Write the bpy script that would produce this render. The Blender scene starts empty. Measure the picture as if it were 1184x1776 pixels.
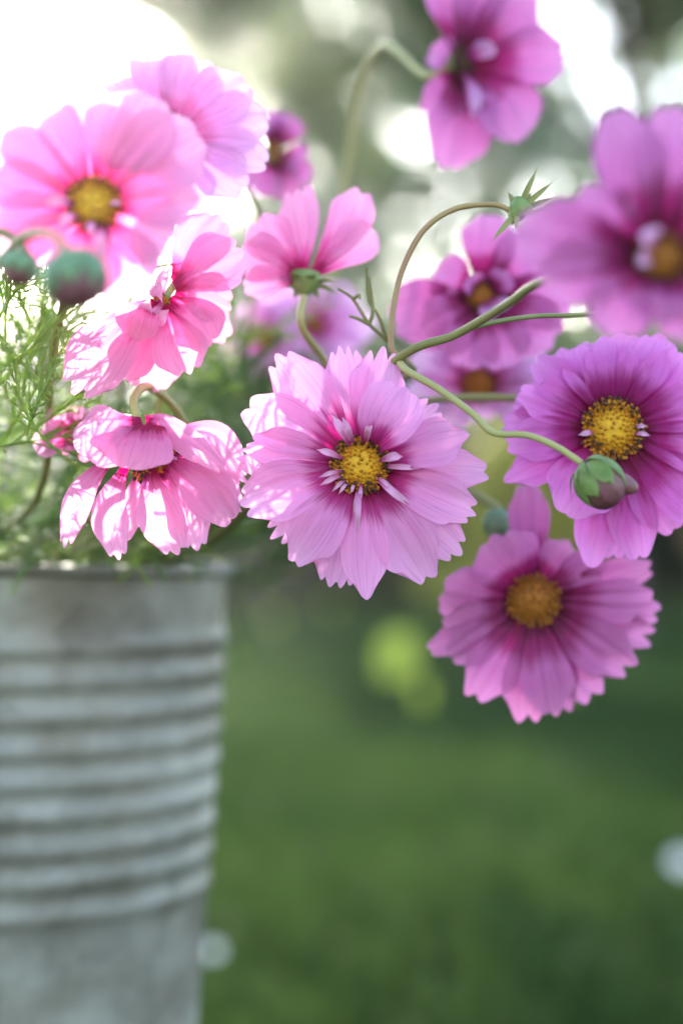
import bpy, math, random
import numpy as np
from mathutils import Vector, Matrix

# ------------------------------------------------------------------ camera, sky, sun, exposure
scene = bpy.context.scene
COL = scene.collection
R = math.radians
CAM_H = 0.40
FPX = 2960.0                                   # focal length in photo pixels (60 mm on a 24 mm wide frame)
PITCH = math.atan(72.0 / FPX)                  # eye level lies at photo row 960
FOCUS = 0.515
HAZE = 0.0019                                  # density of the sunlit air, per metre
SUN_EL, SUN_AZ = 20.5, -9.5                    # degrees: height, and turn from straight ahead (left is minus)

cd = bpy.data.cameras.new('camera')
cam = bpy.data.objects.new('camera', cd); COL.objects.link(cam)
cd.sensor_fit = 'HORIZONTAL'; cd.sensor_width = 24.0; cd.lens = 60.0
cd.clip_start = 0.01; cd.clip_end = 2000
cd.dof.use_dof = True; cd.dof.focus_distance = FOCUS; cd.dof.aperture_fstop = 3.5
cd.dof.aperture_blades = 0
cam.location = (0, 0, CAM_H); cam.rotation_euler = (math.pi / 2 + PITCH, 0, 0)
scene.camera = cam

world = bpy.data.worlds.new('World'); scene.world = world
world.use_nodes = True
wn = world.node_tree.nodes; wl = world.node_tree.links
sky = wn.new('ShaderNodeTexSky'); sky.sky_type = 'NISHITA'; sky.sun_disc = False
sky.sun_elevation = R(SUN_EL); sky.sun_rotation = R(SUN_AZ)
sky.altitude = 100; sky.air_density = 1.0; sky.dust_density = 0.6; sky.ozone_density = 1.0
wl.new(sky.outputs[0], wn['Background'].inputs[0])
wn['Background'].inputs[1].default_value = 0.12

sd = bpy.data.lights.new('sun', 'SUN'); sd.energy = 5.0; sd.angle = R(0.5); sd.color = (1.0, 0.93, 0.82)
sun = bpy.data.objects.new('sun', sd); COL.objects.link(sun)
SUN_DIR = Vector((math.sin(R(SUN_AZ)) * math.cos(R(SUN_EL)), math.cos(R(SUN_AZ)) * math.cos(R(SUN_EL)), math.sin(R(SUN_EL))))
sun.rotation_euler = SUN_DIR.to_track_quat('Z', 'Y').to_euler()
sun.location = SUN_DIR * 30

scene.view_settings.view_transform = 'Standard'; scene.view_settings.look = 'None'
scene.view_settings.gamma = 1.0; scene.view_settings.exposure = 2.82
scene.view_settings.use_curve_mapping = False
scene.render.engine = 'CYCLES'
scene.cycles.use_denoising = True
scene.cycles.max_bounces = 10; scene.cycles.transparent_max_bounces = 8
scene.cycles.diffuse_bounces = 5; scene.cycles.transmission_bounces = 6
scene.cycles.sample_clamp_indirect = 8.0

rng = np.random.default_rng(7)
random.seed(7)

# ------------------------------------------------------------------ helpers
RIGHT = np.array([1.0, 0, 0])
UP = np.array([0, -math.sin(PITCH), math.cos(PITCH)])
FWD = np.array([0, math.cos(PITCH), math.sin(PITCH)])
CAM = np.array([0, 0, CAM_H])

def at(px, py, d):
    """photo pixel + distance ahead of the lens -> world point"""
    return CAM + d * (FWD + RIGHT * (px - 592) / FPX + UP * (888 - py) / FPX)

def cvec(x, y, z):
    """vector right / up / toward the viewer -> world"""
    v = RIGHT * x + UP * y - FWD * z
    return v / np.linalg.norm(v)

def nrm(v):
    n = np.linalg.norm(v)
    return v / n if n > 1e-12 else v

def tag(o, label=None, cat=None, group=None, kind=None):
    if label: o['label'] = label
    if cat: o['category'] = cat
    if group: o['group'] = group
    if kind: o['kind'] = kind
    return o

def empty(name, loc):
    o = bpy.data.objects.new(name, None); COL.objects.link(o)
    o.location = loc; o.empty_display_size = 0.02
    return o

def mesh_obj(name, verts, faces, mats, parent=None, uv=None, midx=None, smooth=True, origin=None):
    """link one mesh object; verts in world space, moved to be relative to the parent"""
    verts = np.asarray(verts, dtype=np.float64)
    off = np.zeros(3)
    if parent is not None:
        p = parent
        while p is not None:
            off = off + np.array(p.location); p = p.parent
    loc = np.array(origin if origin is not None else verts.mean(axis=0))
    me = bpy.data.meshes.new(name)
    nv = len(verts)
    if isinstance(faces, np.ndarray):
        nf, k = faces.shape
        me.vertices.add(nv); me.vertices.foreach_set('co', (verts - loc).astype(np.float32).ravel())
        me.loops.add(nf * k); me.loops.foreach_set('vertex_index', faces.astype(np.int32).ravel())
        me.polygons.add(nf); me.polygons.foreach_set('loop_start', np.arange(0, nf * k, k, dtype=np.int32))
        try: me.polygons.foreach_set('loop_total', np.full(nf, k, dtype=np.int32))
        except Exception: pass
    else:
        me.from_pydata([tuple(v) for v in (verts - loc)], [], [tuple(f) for f in faces])
    if midx is not None: me.polygons.foreach_set('material_index', np.asarray(midx, dtype=np.int32))
    me.update(calc_edges=True); me.validate()
    if uv is not None:
        l = me.uv_layers.new(name='UVMap')
        vi = np.empty(len(me.loops), dtype=np.int32); me.loops.foreach_get('vertex_index', vi)
        l.data.foreach_set('uv', np.asarray(uv, dtype=np.float32)[vi].ravel())
    me.polygons.foreach_set('use_smooth', np.full(len(me.polygons), smooth))
    for m in (mats if isinstance(mats, (list, tuple)) else [mats]): me.materials.append(m)
    o = bpy.data.objects.new(name, me); COL.objects.link(o)
    o.location = loc - off
    if parent is not None: o.parent = parent
    return o

def catmull(pts, n):
    P = np.asarray(pts, float)
    if len(P) == 2:
        t = np.linspace(0, 1, n)[:, None]; return P[0] * (1 - t) + P[1] * t
    Q = np.vstack([2 * P[0] - P[1], P, 2 * P[-1] - P[-2]])
    m = len(P) - 1
    out = []
    for u in np.linspace(0, m, n):
        i = min(int(u), m - 1); f = u - i
        a, b, c, d = Q[i], Q[i + 1], Q[i + 2], Q[i + 3]
        out.append(0.5 * ((2 * b) + (-a + c) * f + (2 * a - 5 * b + 4 * c - d) * f * f + (-a + 3 * b - 3 * c + d) * f ** 3))
    return np.array(out)

def tube_arrays(path, rad, k=8):
    P = np.asarray(path); n = len(P)
    rad = np.broadcast_to(np.asarray(rad, float), (n,))
    T = np.gradient(P, axis=0); T /= np.maximum(np.linalg.norm(T, axis=1)[:, None], 1e-12)
    ref = np.array([0.31, 0.52, 0.79])
    a = nrm(np.cross(T[0], ref)); V = []
    ang = np.arange(k) * 2 * math.pi / k
    for i in range(n):
        a = nrm(a - T[i] * np.dot(a, T[i])); b = np.cross(T[i], a)
        V.append(P[i] + rad[i] * (np.cos(ang)[:, None] * a + np.sin(ang)[:, None] * b))
    V = np.vstack(V)
    i = np.arange(n - 1)[:, None] * k; j = np.arange(k)[None, :]; j2 = (j + 1) % k
    F = np.stack([i + j, i + j2, i + k + j2, i + k + j], axis=-1).reshape(-1, 4)
    return V, F

def merge(parts):
    V, F, o = [], [], 0
    for v, f in parts:
        V.append(v); F.append(f + o); o += len(v)
    return np.vstack(V), np.vstack(F)

def lathe_arrays(profile, c, axis, k=24, a0=None):
    """profile rows of (along axis, radius)"""
    axis = nrm(np.asarray(axis, float))
    a = nrm(np.cross(axis, a0 if a0 is not None else np.array([0.3, 0.5, 0.81]))); b = np.cross(axis, a)
    ang = np.arange(k) * 2 * math.pi / k
    V = np.vstack([c + axis * h + r * (np.cos(ang)[:, None] * a + np.sin(ang)[:, None] * b) for h, r in profile])
    n = len(profile)
    i = np.arange(n - 1)[:, None] * k; j = np.arange(k)[None, :]; j2 = (j + 1) % k
    F = np.stack([i + j, i + j2, i + k + j2, i + k + j], axis=-1).reshape(-1, 4)
    return V, F

# ------------------------------------------------------------------ materials
def newmat(name):
    m = bpy.data.materials.new(name); m.use_nodes = True
    nt = m.node_tree; nt.nodes.clear()
    out = nt.nodes.new('ShaderNodeOutputMaterial')
    return m, nt, out

def N(nt, kind, **kw):
    n = nt.nodes.new(kind)
    for k, v in kw.items():
        if k.startswith('_'): setattr(n, k[1:], v)
        else: n.inputs[k.replace('__', ' ')].default_value = v
    return n

def ramp(nt, stops, interp='EASE'):
    r = nt.nodes.new('ShaderNodeValToRGB'); cr = r.color_ramp; cr.interpolation = interp
    while len(cr.elements) < len(stops): cr.elements.new(0.5)
    for e, (p, c) in zip(cr.elements, stops):
        e.position = p; e.color = (*c, 1)
    return r

def petal_material(name, throat, inner, mid, tip, reach=0.30, transl=0.42):
    m, nt, out = newmat(name); L = nt.links.new
    uv = nt.nodes.new('ShaderNodeUVMap'); uv.uv_map = 'UVMap'
    info = nt.nodes.new('ShaderNodeObjectInfo')
    off = nt.nodes.new('ShaderNodeVectorMath'); off.operation = 'ADD'
    comb = nt.nodes.new('ShaderNodeCombineXYZ')
    mul = N(nt, 'ShaderNodeMath', _operation='MULTIPLY'); mul.inputs[1].default_value = 37.0
    L(info.outputs['Random'], mul.inputs[0]); L(mul.outputs[0], comb.inputs[0]); L(mul.outputs[0], comb.inputs[1])
    L(uv.outputs[0], off.inputs[0]); L(comb.outputs[0], off.inputs[1])
    mp = nt.nodes.new('ShaderNodeMapping'); mp.inputs['Scale'].default_value = (26, 1.3, 1)
    L(off.outputs[0], mp.inputs[0])
    fine = N(nt, 'ShaderNodeTexNoise', Scale=1.0, Detail=4.0, Roughness=0.6); L(mp.outputs[0], fine.inputs['Vector'])
    mp2 = nt.nodes.new('ShaderNodeMapping'); mp2.inputs['Scale'].default_value = (5, 2.0, 1)
    L(off.outputs[0], mp2.inputs[0])
    broad = N(nt, 'ShaderNodeTexNoise', Scale=1.0, Detail=2.0); L(mp2.outputs[0], broad.inputs['Vector'])
    sep = nt.nodes.new('ShaderNodeSeparateXYZ'); L(uv.outputs[0], sep.inputs[0])
    # position along the petal, pulled outward along the veins
    a1 = N(nt, 'ShaderNodeMath', _operation='MULTIPLY_ADD'); a1.inputs[1].default_value = -0.34; a1.inputs[2].default_value = 0.17
    L(fine.outputs['Fac'], a1.inputs[0])
    a2 = N(nt, 'ShaderNodeMath', _operation='ADD'); L(sep.outputs['Y'], a2.inputs[0]); L(a1.outputs[0], a2.inputs[1])
    a3 = N(nt, 'ShaderNodeMath', _operation='MULTIPLY_ADD'); a3.inputs[1].default_value = -0.22; a3.inputs[2].default_value = 0.11
    L(broad.outputs['Fac'], a3.inputs[0])
    a4 = N(nt, 'ShaderNodeMath', _operation='ADD'); L(a2.outputs[0], a4.inputs[0]); L(a3.outputs[0], a4.inputs[1])
    cr = ramp(nt, [(max(0.02, reach * 0.45), throat), (reach * 0.95, inner), (reach * 1.6, mid), (1.0, tip)])
    L(a4.outputs[0], cr.inputs[0])
    hsv = nt.nodes.new('ShaderNodeHueSaturation')
    vv = N(nt, 'ShaderNodeMapRange'); vv.inputs['To Min'].default_value = 0.92; vv.inputs['To Max'].default_value = 1.08
    L(info.outputs['Random'], vv.inputs['Value']); L(vv.outputs[0], hsv.inputs['Value'])
    # veins: thin deeper lines
    vr = ramp(nt, [(0.36, (0.82, 0.70, 0.80)), (0.50, (1, 1, 1))], 'LINEAR'); L(fine.outputs['Fac'], vr.inputs[0])
    mx = nt.nodes.new('ShaderNodeMix'); mx.data_type = 'RGBA'; mx.blend_type = 'MULTIPLY'; mx.inputs[0].default_value = 0.8
    L(cr.outputs[0], mx.inputs[6]); L(vr.outputs[0], mx.inputs[7])
    L(mx.outputs[2], hsv.inputs['Color'])
    bump = N(nt, 'ShaderNodeBump', Strength=0.25, Distance=0.0004); L(fine.outputs['Fac'], bump.inputs['Height'])
    pb = N(nt, 'ShaderNodeBsdfPrincipled', Roughness=0.55); pb.inputs['Specular IOR Level'].default_value = 0.25
    L(hsv.outputs[0], pb.inputs['Base Color']); L(bump.outputs[0], pb.inputs['Normal'])
    pb.inputs['Sheen Weight'].default_value = 0.15
    tr = nt.nodes.new('ShaderNodeBsdfTranslucent')
    tb = nt.nodes.new('ShaderNodeHueSaturation'); tb.inputs['Saturation'].default_value = 1.05; tb.inputs['Value'].default_value = 1.1
    L(hsv.outputs[0], tb.inputs['Color']); L(tb.outputs[0], tr.inputs[0])
    mix = nt.nodes.new('ShaderNodeMixShader'); mix.inputs[0].default_value = transl
    L(pb.outputs[0], mix.inputs[1]); L(tr.outputs[0], mix.inputs[2]); L(mix.outputs[0], out.inputs[0])
    return m

def plain_material(name, c1, c2, scale=8.0, rough=0.6, transl=0.0, metallic=0.0, bump=0.0, detail=4.0, spec=0.4, coord='Object', stretch=(1, 1, 1)):
    m, nt, out = newmat(name); L = nt.links.new
    tc = nt.nodes.new('ShaderNodeTexCoord')
    mp = nt.nodes.new('ShaderNodeMapping'); mp.inputs['Scale'].default_value = stretch
    L(tc.outputs[coord], mp.inputs[0])
    nz = N(nt, 'ShaderNodeTexNoise', Scale=scale, Detail=detail); L(mp.outputs[0], nz.inputs['Vector'])
    cr = ramp(nt, [(0.33, c1), (0.67, c2)], 'LINEAR'); L(nz.outputs['Fac'], cr.inputs[0])
    pb = N(nt, 'ShaderNodeBsdfPrincipled', Roughness=rough, Metallic=metallic); pb.inputs['Specular IOR Level'].default_value = spec
    L(cr.outputs[0], pb.inputs['Base Color'])
    if bump:
        b = N(nt, 'ShaderNodeBump', Strength=0.6, Distance=bump); L(nz.outputs['Fac'], b.inputs['Height']); L(b.outputs[0], pb.inputs['Normal'])
    if transl:
        tr = nt.nodes.new('ShaderNodeBsdfTranslucent'); L(cr.outputs[0], tr.inputs[0])
        mix = nt.nodes.new('ShaderNodeMixShader'); mix.inputs[0].default_value = transl
        L(pb.outputs[0], mix.inputs[1]); L(tr.outputs[0], mix.inputs[2]); L(mix.outputs[0], out.inputs[0])
    else:
        L(pb.outputs[0], out.inputs[0])
    return m

M = {}
M['pale'] = petal_material('petal_pale_pink', (0.30, 0.005, 0.07), (0.50, 0.04, 0.22), (0.82, 0.32, 0.60), (0.86, 0.41, 0.67), 0.27, 0.45)
M['warm'] = petal_material('petal_warm_pink', (0.36, 0.01, 0.09), (0.66, 0.12, 0.33), (0.78, 0.27, 0.50), (0.82, 0.37, 0.58), 0.22, 0.52)  # paler tips, lightened further to imitate sun shining through
M['deep'] = petal_material('petal_magenta', (0.22, 0.002, 0.05), (0.42, 0.018, 0.19), (0.74, 0.18, 0.56), (0.80, 0.30, 0.65), 0.38, 0.45)
M['rose'] = petal_material('petal_rose', (0.13, 0.002, 0.03), (0.30, 0.018, 0.12), (0.56, 0.15, 0.39), (0.64, 0.23, 0.47), 0.34)
M['lilac'] = petal_material('petal_lilac', (0.34, 0.02, 0.15), (0.60, 0.18, 0.40), (0.70, 0.33, 0.60), (0.78, 0.48, 0.68), 0.26, 0.5)  # pale petal tips also stand in for strong sun behind them
M['floretlet'] = petal_material('petaloid_white_pink', (0.50, 0.07, 0.24), (0.72, 0.28, 0.48), (0.80, 0.40, 0.60), (0.82, 0.46, 0.65), 0.35, 0.35)
M['disc'] = plain_material('disc_yellow', (0.58, 0.26, 0.006), (0.74, 0.40, 0.010), 900, 0.7, bump=0.0006)
M['floret'] = plain_material('floret_orange', (0.48, 0.15, 0.006), (0.66, 0.28, 0.012), 400, 0.6)
M['anther'] = plain_material('anther_dark', (0.035, 0.012, 0.006), (0.10, 0.035, 0.012), 500, 0.6)
M['discdark'] = plain_material('disc_orange', (0.22, 0.06, 0.004), (0.38, 0.13, 0.008), 700, 0.7, bump=0.0006)
M['stem'] = plain_material('stem_green', (0.17, 0.165, 0.045), (0.26, 0.24, 0.07), 60, 0.5, stretch=(1, 1, 0.4), bump=0.0003)
M['stempale'] = plain_material('stem_pale', (0.34, 0.31, 0.10), (0.42, 0.37, 0.14), 60, 0.5, bump=0.0003)
M['stembrown'] = plain_material('stem_brown', (0.30, 0.15, 0.07), (0.34, 0.24, 0.08), 50, 0.5, bump=0.0003)
M['sepal'] = plain_material('sepal_green', (0.15, 0.22, 0.045), (0.28, 0.36, 0.12), 160, 0.5, transl=0.25)
M['sepaldark'] = plain_material('sepal_dark', (0.13, 0.23, 0.11), (0.22, 0.33, 0.17), 120, 0.5, transl=0.15)
M['budskin'] = plain_material('bud_mauve', (0.15, 0.035, 0.06), (0.22, 0.10, 0.085), 130, 0.5, stretch=(1, 1, 1))
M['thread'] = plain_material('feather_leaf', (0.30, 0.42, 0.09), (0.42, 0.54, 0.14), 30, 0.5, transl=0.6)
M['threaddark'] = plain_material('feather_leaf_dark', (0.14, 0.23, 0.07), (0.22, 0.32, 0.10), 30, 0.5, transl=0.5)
M['bark'] = plain_material('bark', (0.05, 0.035, 0.025), (0.12, 0.09, 0.065), 9, 0.85, bump=0.02, stretch=(1, 1, 0.25))
M['leaf1'] = plain_material('leaf_olive', (0.11, 0.16, 0.055), (0.22, 0.27, 0.10), 2.2, 0.30, transl=0.35)
M['leaf2'] = plain_material('leaf_grey_green', (0.09, 0.15, 0.075), (0.18, 0.26, 0.13), 2.2, 0.27, transl=0.30)
M['leaf3'] = plain_material('leaf_dark', (0.014, 0.022, 0.010), (0.032, 0.045, 0.020), 2.2, 0.7, transl=0.12, spec=0.1)
M['leaf4'] = plain_material('leaf_golden', (0.36, 0.32, 0.04), (0.55, 0.50, 0.10), 3.0, 0.5, transl=0.35)  # golden tone stands in for sunlight on the leaves
M['grass'] = plain_material('grass_blade', (0.019, 0.044, 0.010), (0.060, 0.096, 0.022), 0.9, 0.7, transl=0.2, spec=0.08)
M['yellowleaf'] = plain_material('fallen_leaf', (0.46, 0.52, 0.05), (0.58, 0.62, 0.08), 20, 0.4, transl=0.4)  # pale yellow green painted in place of sun glints on leaves
M['whitepetal'] = plain_material('daisy_white', (0.72, 0.72, 0.74), (0.82, 0.82, 0.82), 40, 0.5, transl=0.2)

# lawn ground: earth and moss between the blades
m, nt, out = newmat('lawn_ground'); L = nt.links.new
tc = nt.nodes.new('ShaderNodeTexCoord')
n1 = N(nt, 'ShaderNodeTexNoise', Scale=0.8, Detail=5.0); L(tc.outputs['Object'], n1.inputs['Vector'])
n2 = N(nt, 'ShaderNodeTexNoise', Scale=45.0, Detail=6.0); L(tc.outputs['Object'], n2.inputs['Vector'])
c1 = ramp(nt, [(0.35, (0.016, 0.040, 0.009)), (0.65, (0.034, 0.070, 0.017))], 'LINEAR'); L(n1.outputs['Fac'], c1.inputs[0])
c2 = ramp(nt, [(0.35, (0.45, 0.45, 0.45)), (0.65, (1.25, 1.25, 1.2))], 'LINEAR'); L(n2.outputs['Fac'], c2.inputs[0])
mx = nt.nodes.new('ShaderNodeMix'); mx.data_type = 'RGBA'; mx.blend_type = 'MULTIPLY'; mx.inputs[0].default_value = 1.0
L(c1.outputs[0], mx.inputs[6]); L(c2.outputs[0], mx.inputs[7])
bp = N(nt, 'ShaderNodeBump', Strength=1.0, Distance=0.03); L(n2.outputs['Fac'], bp.inputs['Height'])
pb = N(nt, 'ShaderNodeBsdfPrincipled', Roughness=0.9); pb.inputs['Specular IOR Level'].default_value = 0.05
L(mx.outputs[2], pb.inputs['Base Color']); L(bp.outputs[0], pb.inputs['Normal']); L(pb.outputs[0], out.inputs[0])
M['ground'] = m

# galvanised zinc: spangle, streaks, chalky oxide
m, nt, out = newmat('galvanised_zinc'); L = nt.links.new
tc = nt.nodes.new('ShaderNodeTexCoord')
v1 = N(nt, 'ShaderNodeTexVoronoi', Scale=70.0); L(tc.outputs['Object'], v1.inputs['Vector'])
n1 = N(nt, 'ShaderNodeTexNoise', Scale=18.0, Detail=6.0, Roughness=0.65); L(tc.outputs['Object'], n1.inputs['Vector'])
mp = nt.nodes.new('ShaderNodeMapping'); mp.inputs['Scale'].default_value = (30, 30, 38); L(tc.outputs['Object'], mp.inputs[0])
n2 = N(nt, 'ShaderNodeTexNoise', Scale=1.0, Detail=4.0); L(mp.outputs[0], n2.inputs['Vector'])
c1 = ramp(nt, [(0.30, (0.155, 0.141, 0.115)), (0.50, (0.242, 0.224, 0.190)), (0.72, (0.345, 0.326, 0.285))], 'LINEAR'); L(n1.outputs['Fac'], c1.inputs[0])
c2 = ramp(nt, [(0.32, (0.60, 0.54, 0.46)), (0.62, (1.0, 1.0, 1.0))], 'LINEAR'); L(n2.outputs['Fac'], c2.inputs[0])
mx = nt.nodes.new('ShaderNodeMix'); mx.data_type = 'RGBA'; mx.blend_type = 'MULTIPLY'; mx.inputs[0].default_value = 0.9
L(c1.outputs[0], mx.inputs[6]); L(c2.outputs[0], mx.inputs[7])
hs = nt.nodes.new('ShaderNodeHueSaturation'); hs.inputs['Saturation'].default_value = 0.0
L(v1.outputs['Color'], hs.inputs['Color'])
mx2 = nt.nodes.new('ShaderNodeMix'); mx2.data_type = 'RGBA'; mx2.blend_type = 'OVERLAY'; mx2.inputs[0].default_value = 0.18
L(mx.outputs[2], mx2.inputs[6]); L(hs.outputs[0], mx2.inputs[7])
rr = N(nt, 'ShaderNodeMapRange'); rr.inputs['To Min'].default_value = 0.42; rr.inputs['To Max'].default_value = 0.75; L(n1.outputs['Fac'], rr.inputs['Value'])
bp = N(nt, 'ShaderNodeBump', Strength=0.35, Distance=0.001); L(n2.outputs['Fac'], bp.inputs['Height'])
pb = N(nt, 'ShaderNodeBsdfPrincipled', Metallic=0.4)
L(mx2.outputs[2], pb.inputs['Base Color']); L(rr.outputs[0], pb.inputs['Roughness']); L(bp.outputs[0], pb.inputs['Normal']); L(pb.outputs[0], out.inputs[0])
M['zinc'] = m

# ------------------------------------------------------------------ lawn
def lawn():
    xs = np.concatenate([np.linspace(-400, -14, 14), np.linspace(-12, 12, 49), np.linspace(14, 400, 14)])
    ys = np.concatenate([np.linspace(-60, -3, 8), np.linspace(-2, 26, 57), np.linspace(30, 500, 18)])
    X, Y = np.meshgrid(xs, ys)
    Z = 0.012 * np.sin(X * 1.3 + Y * 0.7) * np.sin(Y * 0.9 - X * 0.4) * np.clip((np.hypot(X, Y) - 1.2) / 2, 0, 1)
    V = np.stack([X, Y, Z], -1).reshape(-1, 3)
    nx, ny = len(xs), len(ys)
    i = (np.arange(ny - 1)[:, None] * nx + np.arange(nx - 1)[None, :]).ravel()
    F = np.stack([i, i + 1, i + nx + 1, i + nx], -1)
    tag(mesh_obj('lawn', V, F, M['ground'], origin=(0, 0, 0)), kind='structure')
lawn()

def grass():
    n = 150000
    y = 0.35 + 13.5 * rng.random(n) ** 1.7
    x = (rng.random(n) * 2 - 1) * (0.75 + 0.34 * y)
    keep = np.hypot(x + 0.144, y - 0.73) > 0.085
    keep &= np.hypot(x, y) > 0.3
    x, y = x[keep], y[keep]; n = len(x)
    z = 0.012 * np.sin(x * 1.3 + y * 0.7) * np.sin(y * 0.9 - x * 0.4) * np.clip((np.hypot(x, y) - 1.2) / 2, 0, 1)
    h = 0.025 + 0.04 * rng.random(n); w = 0.0018 + 0.0022 * rng.random(n) + 0.0003 * y
    a = rng.random(n) * 2 * math.pi; b = rng.random(n) * 2 * math.pi; le = 0.6 * rng.random(n) * h
    side = np.stack([np.cos(a), np.sin(a), 0 * a], -1) * w[:, None]
    base = np.stack([x, y, z - 0.003], -1)
    lean = np.stack([np.cos(b) * le, np.sin(b) * le, h], -1)
    V = np.stack([base - side, base + side, base + lean * 0.6 + side * 0.7, base + lean * np.array([1.25, 1.25, 1.0]), base + lean * 0.6 - side * 0.7], 1).reshape(-1, 3)
    i = np.arange(n) * 5
    F = np.concatenate([np.stack([i, i + 1, i + 2, i + 4], -1), np.stack([i + 4, i + 2, i + 3, i + 3], -1)])
    # second set as triangles: build with from separate arrays
    me_v = V
    tri = np.concatenate([np.stack([i, i + 1, i + 2], -1), np.stack([i, i + 2, i + 4], -1), np.stack([i + 4, i + 2, i + 3], -1)])
    tag(mesh_obj('grass', me_v, tri, M['grass'], origin=(0, 0, 0)), 'short green lawn grass around and behind the zinc bucket', 'grass', kind='stuff')
grass()

# ------------------------------------------------------------------ trees and shrubs
def leaf_cloud(clumps, n, size, seed, droop=0.3):
    """n leaf-shaped faces scattered in clumps; clump = (centre, radii, weight)"""
    r = np.random.default_rng(seed)
    w = np.array([c[2] for c in clumps], float); w /= w.sum()
    idx = r.choice(len(clumps), n, p=w)
    C = np.array([c[0] for c in clumps])[idx]; Rd = np.array([c[1] for c in clumps])[idx]
    d = r.normal(size=(n, 3)); d /= np.linalg.norm(d, axis=1)[:, None]
    P = C + d * (r.random(n) ** (1 / 2.2))[:, None] * Rd
    # twig-scale grouping
    P += 0.06 * np.sin(P[:, [1, 2, 0]] * 9 + seed)
    t = r.normal(size=(n, 3)); t[:, 2] -= droop; t /= np.linalg.norm(t, axis=1)[:, None]
    u = np.cross(t, r.normal(size=(n, 3))); u /= np.linalg.norm(u, axis=1)[:, None]
    s = size * (0.6 + 0.8 * r.random(n))[:, None]
    V = np.stack([P, P + t * s * 0.45 + u * s * 0.30, P + t * s, P + t * s * 0.45 - u * s * 0.30], 1).reshape(-1, 3)
    F = np.arange(n * 4).reshape(-1, 4)
    return V, F

def tree(name, x, y, h, r0, crown, nleaf, lsize, mat, label, cat='tree', group=None, seed=1, fork=0.45, limbs=7):
    root = empty(name, (x, y, 0)); tag(root, label, cat, group)
    rr = random.Random(seed)
    tp = [(x, y, -0.08), (x + rr.uniform(-.1, .1), y, h * 0.25), (x + rr.uniform(-.15, .15), y + rr.uniform(-.1, .1), h * 0.55), (x + rr.uniform(-.2, .2), y, h * 0.88)]
    path = catmull(tp, 18)
    parts = [tube_arrays(path, np.linspace(r0, r0 * 0.2, 18), 8)]
    cl = list(crown)
    for k in range(limbs):
        c = cl[k % len(cl)]
        f = fork + (1 - fork) * 0.8 * rr.random(); s = path[int(f * 16)]
        e = np.array(c[0]) + np.array([rr.uniform(-.6, .6), rr.uniform(-.6, .6), rr.uniform(-.3, .6)]) * np.array(c[1])
        mid = (s + e) / 2 + np.array([0, 0, 0.12 * h * rr.random()])
        parts.append(tube_arrays(catmull([s, mid, e], 9), np.linspace(r0 * 0.4, r0 * 0.06, 9), 6))
    V, F = merge(parts)
    mesh_obj('trunk', V, F, M['bark'], root)
    V, F = leaf_cloud(cl, nleaf, lsize, seed)
    tag(mesh_obj('crown', V, F, mat, root, smooth=False), kind='stuff')
    return root

def clumps(n, cx, cy, cz, rx, ry, rz, cr, seed):
    rr = random.Random(seed); out = []
    while len(out) < n:
        a, b, c = rr.uniform(-1, 1), rr.uniform(-1, 1), rr.uniform(-1, 1)
        if a * a + b * b + c * c > 1: continue
        s = cr * rr.uniform(0.6, 1.3)
        out.append(((cx + a * rx, cy + b * ry, cz + c * rz), (s, s, s * 0.75), s ** 3))
    return out

# the near tree; dense clumps above the view are added to shade most flowers
nt_crown = clumps(34, 0.85, 8.0, 3.60, 2.05, 1.2, 0.72, 0.42, 3) + clumps(9, -0.2, 8.0, 2.65, 0.8, 0.8, 0.35, 0.26, 5) + [((-0.98, 8.0, 3.35), (0.27, 0.35, 0.42), 0.10), ((-0.75, 8.1, 3.2), (0.3, 0.35, 0.45), 0.10)]
tree('tree', 1.35, 8.2, 4.3, 0.10, nt_crown, 26000, 0.085, M['leaf1'], 'olive green broadleaf tree whose dense crown fills the backdrop above the flowers', seed=3)
TREES = [   # x, y, height, crown radius, leaves, leaf colour, label
    (-0.8, 15.5, 7.2, 1.15, 3300, 'leaf2', 'slim grey green garden tree behind the upright pink cosmos in the centre'),
    (1.2, 17.0, 7.4, 2.0, 5600, 'leaf2', 'tall grey green tree with sky gaps behind the arching brown stem'),
    (3.5, 16.0, 7.2, 1.9, 5200, 'leaf1', 'tall olive tree with bright sky gaps behind the topmost cosmos'),
    (5.8, 18.0, 7.6, 2.2, 7000, 'leaf2', 'broad grey green tree beyond the lawn next to the tall olive one'),
    (-5.4, 18.0, 4.6, 1.6, 5000, 'leaf1', 'olive tree at the open sunny end of the lawn'),
    (-3.2, 24.0, 3.6, 2.0, 5200, 'leaf2', 'low rounded tree far behind the bucket at the sunny gap'),
    (0.3, 25.0, 5.6, 2.4, 4300, 'leaf2', 'grey rounded tree far behind the slim garden tree'),
    (4.4, 26.0, 6.2, 2.6, 4600, 'leaf2', 'grey broad tree far behind the tall olive one')]
for k, (x, y, h, r, n, mt, lab) in enumerate(TREES):
    tree('tree', x, y, h, 0.09, clumps(44, x, y, h * 0.55, r, r * 0.8, h * 0.42, 0.34 * r, 20 + k), n, 0.21, M[mt], lab, 'tree', 'trees beyond the lawn', seed=20 + k)

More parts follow.
